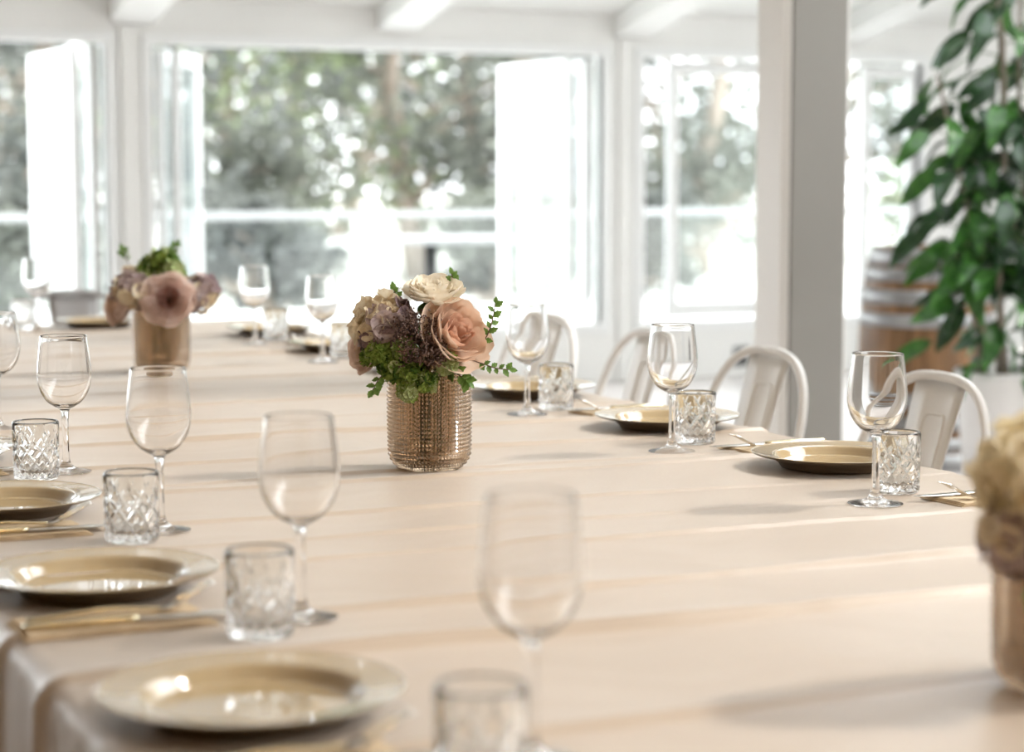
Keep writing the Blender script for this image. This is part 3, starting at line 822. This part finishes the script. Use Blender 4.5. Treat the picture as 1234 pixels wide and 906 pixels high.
def sprig(i, pts, label, seed, size=.013, nleaf=9, start=.35, mesh_=None, off=(0, 0)):
    r = random.Random(seed); e = empty('leaf_sprig', pts[0])
    base = VASES[i] + Vector((off[0], off[1], .022))
    P = spline([base, base + Vector((0, 0, .12))] + list(pts), 5); P = [Vector(p) - Vector(pts[0]) for p in P]
    MB().tube(P, [.0016 - .0009 * k / len(P) for k in range(len(P))], 5).build('stem', 'twig', e)
    Q = [Vector(p) for p in spline(pts, 8)]; n = len(Q)
    for k in range(nleaf):
        f = start + (1 - start) * k / (nleaf - 1); j = min(n - 1, int(f * (n - 1))); t = (Q[min(j + 1, n - 1)] - Q[max(j - 1, 0)]).normalized()
        side = t.cross(BACK).normalized() * (1 if k % 2 else -1)
        d = (t * r.uniform(.4, .9) + side * r.uniform(.6, 1.0) - BACK * r.uniform(-.4, .5)) if k < nleaf - 1 else t
        o = obj('leaf', mesh_ or LF, None, e); orient(o, Q[j] - Vector(pts[0]), d, -BACK + UP * r.uniform(.2, 1) + RIGHT * r.uniform(-.4, .4))
        o.scale = (size * r.uniform(.75, 1.2),) * 3
    return tag(e, label, 'foliage', 'green sprigs in the bouquets')
def filler(i, c, rad, label, seed, n=40, size=.026, mesh_=None):
    r = random.Random(seed); e = empty('foliage_bunch', c)
    for k in range(n):
        d = Vector((r.gauss(0, 1), r.gauss(0, 1), r.gauss(0, .7))).normalized(); p = d * rad * r.uniform(.3, .95)
        o = obj('leaf', mesh_ or LFD, None, e); orient(o, p, d + Vector((r.gauss(0, .5), r.gauss(0, .5), r.gauss(0, .5))), Vector((r.gauss(0, .5), r.gauss(0, .5), 1)) - BACK * .5)
        o.scale = (size * r.uniform(.7, 1.2),) * 3
    m = MB()
    for k in range(8):
        q = 2 * PI * k / 8; b = VASES[i] + Vector((.02 * math.cos(q), .02 * math.sin(q), .022)) - Vector(c)
        m.tube(spline([b, b + Vector((.01 * math.cos(q), .01 * math.sin(q), .13)), (rad * .5 * math.cos(q), rad * .5 * math.sin(q), 0)], 4), .0014, 5)
    m.build('stems', 'stem', e)
    return tag(e, label, 'foliage', 'leaf bunches in the bouquets')

# ---- middle bouquet (1 px of the photograph is about 1.36 mm here)
k_ = 1 / 734.0
def mp_(px, py, t): return bp(0, (px - 518) * k_, (558 - py) * k_, t)
filler(0, bp(0, 0, .205, .0), .052, 'dark leaves packed under the middle bouquet', 1, 60, .028)
rose(0, mp_(541, 398, .028), dirv(.62, .45, .78), .062, 'petal_salmon', 'petal_salmon_in', 'big open salmon rose in the sharp middle bouquet', 21, off=(.012, -.01))
rose(0, mp_(524, 350, .000), dirv(.05, 1, .35), .050, 'petal_cream', 'petal_cream', 'cream rose on top of the middle bouquet', 22, squash=.85, off=(.0, .012))
rose(0, mp_(449, 412, .012), dirv(-.80, .10, .60), .038, 'petal_blush', 'petal_salmon', 'pale blush rose behind the mauve hydrangea of the middle bouquet', 23, off=(-.015, .0))
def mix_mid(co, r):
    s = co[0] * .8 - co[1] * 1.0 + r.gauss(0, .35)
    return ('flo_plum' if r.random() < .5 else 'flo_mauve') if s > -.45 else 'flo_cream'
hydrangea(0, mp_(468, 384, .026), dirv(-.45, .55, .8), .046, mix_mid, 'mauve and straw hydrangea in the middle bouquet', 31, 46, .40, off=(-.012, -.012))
berries(0, mp_(503, 396, .056), dirv(.1, .35, .9), .042, 'dark brown seed spray at the heart of the middle bouquet', 41)
berries(0, mp_(522, 412, .070), dirv(.4, .05, .95), .026, 'small dark seed spray under the salmon rose', 42, 330)
GR = lambda co, r: r.choice(('flo_green', 'flo_green', 'flo_gap', 'flo_lime'))
LM = lambda co, r: 'flo_lime' if r.random() < .75 else 'flo_green'
for j, (x, y, t, rd, mt_, lb) in enumerate([
    (462, 412, .052, .020, GR, 'green ruffled bloom below the mauve hydrangea'), (490, 407, .060, .017, LM, 'pale lime ruffled bloom beside the seed spray'),
    (540, 426, .058, .017, LM, 'pale lime ruffled bloom under the salmon rose'), (500, 436, .060, .019, GR, 'green ruffled bloom hanging over the vase rim'),
    (478, 432, .052, .019, GR, 'green ruffled bloom over the shaded side of the rim'), (516, 447, .064, .016, GR, 'lowest green ruffled bloom on the vase front'),
    (494, 458, .066, .015, LM, 'small ruffled bloom drooping lowest in front of the studs'), (448, 418, .036, .014, GR, 'small green bloom beneath the blush rose')]):
    hydrangea(0, mp_(x, y, t), dirv(.0 + (x - 500) * .006, .25, 1), rd, mt_, lb, 60 + j, 26, .50, 'ruffled_bloom', (RND.uniform(-.02, .02), RND.uniform(-.02, .02)), .2)
sprig(0, [mp_(560, 430, .02), mp_(585, 400, .02), mp_(594, 378, .02), mp_(598, 356, .02)], 'upright leafy sprig rising beside the salmon rose', 1, .015, 10)
sprig(0, [mp_(560, 424, .04), mp_(580, 426, .045), mp_(598, 432, .045), mp_(615, 434, .045)], 'slender sprig reaching out sideways below the salmon rose', 2, .014, 9)
sprig(0, [mp_(536, 370, -.02), mp_(548, 345, -.02), mp_(545, 322, -.015)], 'tiny sprig peeking over the cream rose', 3, .013, 6, .6)
sprig(0, [mp_(490, 380, -.01), mp_(480, 358, -.005), mp_(476, 342, .0)], 'tiny sprig above the mauve hydrangea', 4, .014, 6, .5)
sprig(0, [mp_(490, 430, .05), mp_(464, 440, .055), mp_(452, 458, .055)], 'leafy sprig drooping past the vase rim', 5, .017, 9, .3)
sprig(0, [mp_(530, 430, .05), mp_(556, 440, .06), mp_(566, 448, .06)], 'short leafy sprig over the lit side of the rim', 6, .019, 8, .3)
sprig(0, [mp_(510, 430, .05), mp_(500, 445, .066), mp_(488, 455, .068)], 'short leafy sprig hanging on the vase front', 7, .017, 8, .3)
# ---- farther bouquet
k2 = 1 / 496.0
def fp_(px, py, t): return bp(1, (px - 192) * k2, (447 - py) * k2, t)
filler(1, bp(1, 0, .20, 0), .055, 'dark leaves packed under the dusky pink bouquet', 2, 40, .03)
rose(1, fp_(206, 357, .052), dirv(.10, .16, 1), .062, 'petal_mauve', 'petal_mauve_in', 'dusky pink rose facing out of the farther bouquet', 24, off=(.01, -.01))
rose(1, fp_(148, 366, .03), dirv(-.7, .2, .7), .046, 'petal_blush', 'petal_salmon', 'blush rose at the outer side of the farther bouquet', 25, off=(-.015, 0))
hydrangea(1, fp_(163, 346, .035), dirv(-.4, .6, .7), .050, lambda c, r: 'flo_mauve' if r.random() < .3 else 'flo_cream', 'mauve and straw hydrangea beside the dusky pink rose', 32, 34, .36)
hydrangea(1, fp_(238, 352, .01), dirv(.8, .35, .4), .046, lambda c, r: r.choice(('flo_plum', 'flo_plum', 'flo_mauve', 'flo_cream')), 'dark mauve hydrangea on the far side of the dusky pink rose', 33, 34, .36)
for j, (x, y) in enumerate(((180, 322), (196, 312), (206, 324), (172, 335))):
    hydrangea(1, fp_(x, y, .0 + .01 * j), dirv(0, .8, .5), .028, GR, ['green ruffled bloom topping the farther bouquet', 'highest green bloom of the farther bouquet', 'green bloom just above the dusky pink rose', 'green bloom above the pale side of the farther bouquet'][j], 80 + j, 20, .5, 'ruffled_bloom')
sprig(1, [fp_(170, 340, 0), fp_(155, 318, 0), fp_(147, 299, 0)], 'tiny sprig sticking up from the farther bouquet', 8, .016, 6, .7)
sprig(1, [fp_(195, 330, 0), fp_(205, 305, 0), fp_(212, 292, 0)], 'bright sprig rising behind the dusky pink rose', 9, .017, 8, .4)
# ---- foreground bouquet
k3 = 1 / 1292.0
def np_(px, py, t): return bp(2, (px - 1284) * k3, (818 - py) * k3, t)
filler(2, bp(2, 0, .20, 0), .05, 'dark leaves packed under the blurred foreground bouquet', 3, 40, .03)
hydrangea(2, np_(1232, 550, .02), dirv(-.5, .6, .6), .050, lambda c, r: 'flo_yellow' if r.random() < .9 else 'flo_cream', 'blurred pale yellow hydrangea of the foreground bouquet', 34, 40, .36)
hydrangea(2, np_(1222, 622, .02), dirv(-.7, .0, .7), .040, lambda c, r: 'flo_mauve' if r.random() < .55 else 'flo_cream', 'blurred mauve hydrangea below the pale yellow one', 35, 34, .36)
rose(2, np_(1285, 590, .05), dirv(.1, .3, 1), .055, 'petal_blush', 'petal_salmon', 'blurred blush rose of the foreground bouquet', 26)
sprig(2, [np_(1260, 650, .04), np_(1238, 668, .055), np_(1228, 684, .06)], 'leafy sprig over the rim of the foreground vase', 10, .022, 8, .3)

# ================================================================== CHAIRS
def make_chair(mat):
    """bent-steel cafe chair; faces -X, back at +X"""
    e = empty('cafe_chair')
    def lean(z): return .125 + (z - .45) * .30
    hp = []
    n = 40
    for k in range(n + 1):
        q = PI * k / n
        c, s = math.cos(q), math.sin(q)
        y = .212 * (1 if c > 0 else -1) * abs(c) ** .72; z = .60 + .237 * s ** .80
        hp.append((lean(z), y, z))
    hp = [(lean(.44), .190, .44), (lean(.52), .203, .52)] + hp + [(lean(.52), -.203, .52), (lean(.44), -.190, .44)]
    MB().tube(hp, .0105, 10).build('back_hoop', mat, e)
    # splat with pressed bead
    v = []; f = []; nz = 12
    for side in (0, 1):
        for j in range(nz + 1):
            z = .445 + (.825 - .445) * j / nz; hwid = .062 + .022 * j / nz
            for i in range(5):
                u = -1 + i / 2; v.append((lean(z) + .004 + .010 * (1 - u * u) + (.0 if side == 0 else .003), hwid * u, z))
    q = (nz + 1) * 5
    for j in range(nz):
        for i in range(4):
            a = j * 5 + i; f += [(a, a + 5, a + 6, a + 1), (q + a, q + a + 1, q + a + 6, q + a + 5)]
        for i in (0, 4):
            a = j * 5 + i; f.append((a, q + a, q + a + 5, a + 5) if i == 0 else (a, a + 5, q + a + 5, q + a))
    f += [tuple((nz * 5 + i, q + nz * 5 + i, q + nz * 5 + i + 1, nz * 5 + i + 1)) for i in range(4)]
    sp = obj('splat', mesh('splat', v, f), mat, e)
    loop = []
    for k in range(40):
        t = 2 * PI * k / 40; c, s = math.cos(t), math.sin(t)
        y = .036 * (1 if c > 0 else -1) * abs(c) ** .25; z = .615 + .145 * (1 if s > 0 else -1) * abs(s) ** .25
        loop.append((lean(z) + .004 + .010 * (1 - (y / .07) ** 2) - .0005, y, z))
    MB().tube(loop, .0032, 6, closed=True).build('pressed_bead', mat, sp)
    # seat
    def seat_pt(u, w):
        return (-.02 + .175 * u, .165 * w * (1 + .10 * (-u)), .452 - .010 * (1 - u * u) * (1 - w * w) - .012 * max(0, -u) ** 4)
    v = []; f = []; n = 14
    for side in (0, 1):
        for j in range(n + 1):
            for i in range(n + 1):
                u = -1 + 2 * i / n; w_ = -1 + 2 * j / n
                g = max(abs(u), abs(w_)); l = math.hypot(u, w_) or 1
                k2_ = (g / l) ** .35 if l > 1e-6 else 1
                p = seat_pt(u * k2_, w_ * k2_); v.append((p[0], p[1], p[2] - (.022 * g ** 8 if side == 0 else .022 * g ** 8 + .003)))
    q = (n + 1) ** 2
    for j in range(n):
        for i in range(n):
            a = j * (n + 1) + i; f += [(a, a + 1, a + n + 2, a + n + 1), (q + a, q + a + n + 1, q + a + n + 2, q + a + 1)]
    obj('seat', mesh('seat', v, f), mat, e)
    for (a, b) in (((-.165, .155), (-.215, .200)), ((-.165, -.155), (-.215, -.200)), ((.125, .150), (.205, .195)), ((.125, -.150), (.205, -.195))):
        v = []; 
        for (x, y), z, s in ((a, .445, .026), (b, .004, .014)):
            v += [(x - s, y - s * .6, z), (x + s, y - s * .6, z), (x + s, y + s * .6, z), (x - s, y + s * .6, z)]
        m = MB().add(v, [(0, 3, 2, 1), (4, 5, 6, 7), (0, 1, 5, 4), (1, 2, 6, 5), (2, 3, 7, 6), (3, 0, 4, 7)])
        lg = m.build('leg', mat, e, smooth=False); bevel(lg, .006)
        MB().tube([(b[0], b[1], 0), (b[0], b[1], .012)], .016, 10).build('rubber_foot', 'black', lg)
    MB().strip([(-.19, .175, .25), (0, 0, .30), (.165, -.172, .25)], .010, .004).build('brace', mat, e)
    MB().strip([(-.19, -.175, .25), (0, 0, .306), (.165, .172, .25)], .010, .004).build('brace', mat, e)
    return e
ch = make_chair('chair')
labs = ['ivory steel cafe chair before the barrel', 'ivory steel cafe chair standing before the pillar', 'ivory steel cafe chair whose hoop shows through a wine glass', 'ivory steel cafe chair right behind the tumbler next to the bouquet', 'ivory steel cafe chair mostly hidden by the bouquet', 'farthest ivory steel cafe chair behind the cream rose']
for k, (x, y, rz) in enumerate([(2.26, 3.44, .0), (2.26, 4.10, .02), (2.265, 4.70, -.03), (2.28, 5.33, .08), (2.27, 5.95, 0), (2.27, 6.50, .03)]):
    o = ch if k == 0 else copy_tree(ch)
    o.location = (x, y, 0); o.rotation_euler = (0, 0, rz); tag(o, labs[k], 'chair', 'cafe chairs along the table')
c2 = make_chair('chair_backlit'); c2.location = (1.52, 6.84, 0); c2.rotation_euler = (0, 0, PI / 2); tag(c2, 'backlit steel cafe chair at the table head', 'chair')

# ================================================================== BARREL
ba = empty('wine_barrel', (5.20, 7.26, 0))
BH = .935
def br(z): t = (z / BH) * 2 - 1; return .285 - .045 * t * t - .008 * t ** 4
NS = 26
for k in range(NS):
    a0 = 2 * PI * k / NS + .006; a1 = 2 * PI * (k + 1) / NS - .006; v = []; f = []; nz = 12
    for j in range(nz + 1):
        z = BH * j / nz; r = br(z) + RND.uniform(-.0006, .0006)
        for a, rr in ((a0, r), ((a0 + a1) / 2, r + .001), (a1, r), (a1, r - .022), (a0, r - .022)): v.append((rr * math.cos(a), rr * math.sin(a), z))
    for j in range(nz):
        for i in range(5):
            l = (i + 1) % 5; f.append((j * 5 + i, j * 5 + l, j * 5 + 5 + l, j * 5 + 5 + i))
    f.append((4, 3, 2, 1, 0)); f.append(tuple(nz * 5 + i for i in range(5)))
    obj('stave', mesh('stave', v, f, False), 'oak' if (k * 7) % 3 else 'oak2', ba)
for z0, z1 in ((.862, .933), (.795, .850), (.700, .760), (.605, .660), (.272, .330), (.175, .232), (.085, .140), (.002, .073)):
    m = MB(); seg = 48; pr = [(br(z0) + .0015, z0), (br(z0) + .0045, z0), (br(z1) + .0045, z1), (br(z1) + .0015, z1)]
    m.lathe(pr, seg).build('hoop', 'zinc', ba)
for z in (BH - .035, .035): MB().lathe([(0, z), (br(z) - .021, z), (br(z) - .021, z - .02), (0, z - .02)], 32).build('head', 'oak', ba, smooth=False)
tag(ba, 'oak wine barrel with galvanised hoops behind the chairs', 'barrel')

# ================================================================== HOUSE PLANT
pp = empty('potted_plant', (4.73, 6.05, 0))
MB().lathe([(0, 0), (.15, 0), (.165, .01), (.215, .50), (.222, .53), (.214, .535), (.205, .53), (.20, .48), (0, .48)], 40).build('pot', 'pot', pp)
MB().lathe([(0, .500), (.1, .497), (.2005, .485), (0, .482)], 24).build('soil', 'soil', pp)
def big_leaf(mat):
    v = []; f = []; n = 12
    for j in range(n + 1):
        b = j / n; wd = .20 * math.sin(PI * b ** .85) ** .75 * (1 - .25 * b)
        z = .10 * math.sin(b * PI * .8) - .22 * b * b
        for u in (-1, -.5, 0, .5, 1): v.append((b, wd * u, z + .05 * abs(u) * math.sin(PI * b) + .012 * math.sin(b * 14 + u)))
    for j in range(n):
        for i in range(4): a = j * 5 + i; f.append((a, a + 5, a + 6, a + 1))
    me = mesh('leaf', v, f); me.materials.append(M[mat]); return me
BL = [big_leaf('leaf'), big_leaf('leaf2')]
pr_ = random.Random(5)
def plant_leaf(p, d, s):
    o = obj('leaf', BL[0 if pr_.random() < .5 else 1], None, pp)
    orient(o, p, d, Vector((pr_.gauss(0, .6), pr_.gauss(0, .6) - .5, .6))); o.scale = (s,) * 3
canes = [(-.1, .05, -.30, .10, 1.60), (-.08, -.05, -.16, -.05, 2.10), (.06, .02, .02, .05, 2.15), (-.02, .07, .07, -.05, 2.10), (.02, -.08, -.02, -.14, 1.65), (-.05, .0, -.08, .06, 1.95)]
nl = 0
for c, (x, y, x2, y2, h) in enumerate(canes):
    pts = spline([(x, y, .49), (x * 1.3 + x2 * .15, y + y2 * .15, .9), (x2 * .6, y2 * .6, h * .68), (x2, y2, h)], 8)
    MB().tube(pts, [.014 - .009 * k / len(pts) for k in range(len(pts))], 7).build('cane', 'bark', pp)
    for k in range(46):
        f = .10 + .90 * (k / 48) ** .72; j = min(len(pts) - 1, int(f * (len(pts) - 1))); p = Vector(pts[j])
        q = 2.4 * k + c; d0 = Vector((math.cos(q), math.sin(q), pr_.uniform(-.2, .35)))
        L = pr_.uniform(.06, .17); tip = p + d0 * L
        if nl < 298:
            plant_leaf(tip, d0 + Vector((0, 0, pr_.uniform(-1.5, -.25))), pr_.uniform(.16, .225)); nl += 1
            if k % 2 == 0: MB().tube([p, p + d0 * L * .6 + Vector((0, 0, .02)), tip], .0025, 5).build('petiole', 'stem', pp)
tag(pp, 'tall leafy house plant in a pale pot beside the barrel', 'plant')

# socket on the low wall
so = empty('wall_socket', (6.46, WY, .12))
bevel(MB().box((-.05, -.012, -.06), (.05, 0, .06)).build('cover', 'plastic', so, **flat), .004)
MB().box((-.03, -.018, -.03), (.03, -.012, .03)).build('rocker', 'black', so, **flat)
tag(so, 'dark socket cover low on the white window wall', 'socket')

# pendant lamps over the near end of the room
for k, (x, y) in enumerate(((.2, -.7), (1.5, -.9), (.1, -2.2), (1.6, -2.4))):
    zc = roof_z(y); e = empty('pendant_lamp', (x, y, zc))
    MB().tube([(0, 0, 0), (0, 0, -1.9)], .004, 6).build('cord', 'black', e)
    MB().lathe([(0, -1.88), (.02, -1.89), (.022, -1.95), (0, -1.95)], 16).build('socket', 'black', e)
    MB().lathe([(.0, -2.075)] + spline([(.02, -2.07), (.045, -2.045), (.05, -2.015), (.035, -1.975), (.018, -1.95)], 4) + [(0, -1.95)], 20).build('bulb', bulb_m, e)
    tag(e, 'warm bulb pendant lamp hanging over the near end of the room', 'lamp', 'pendant lamps')
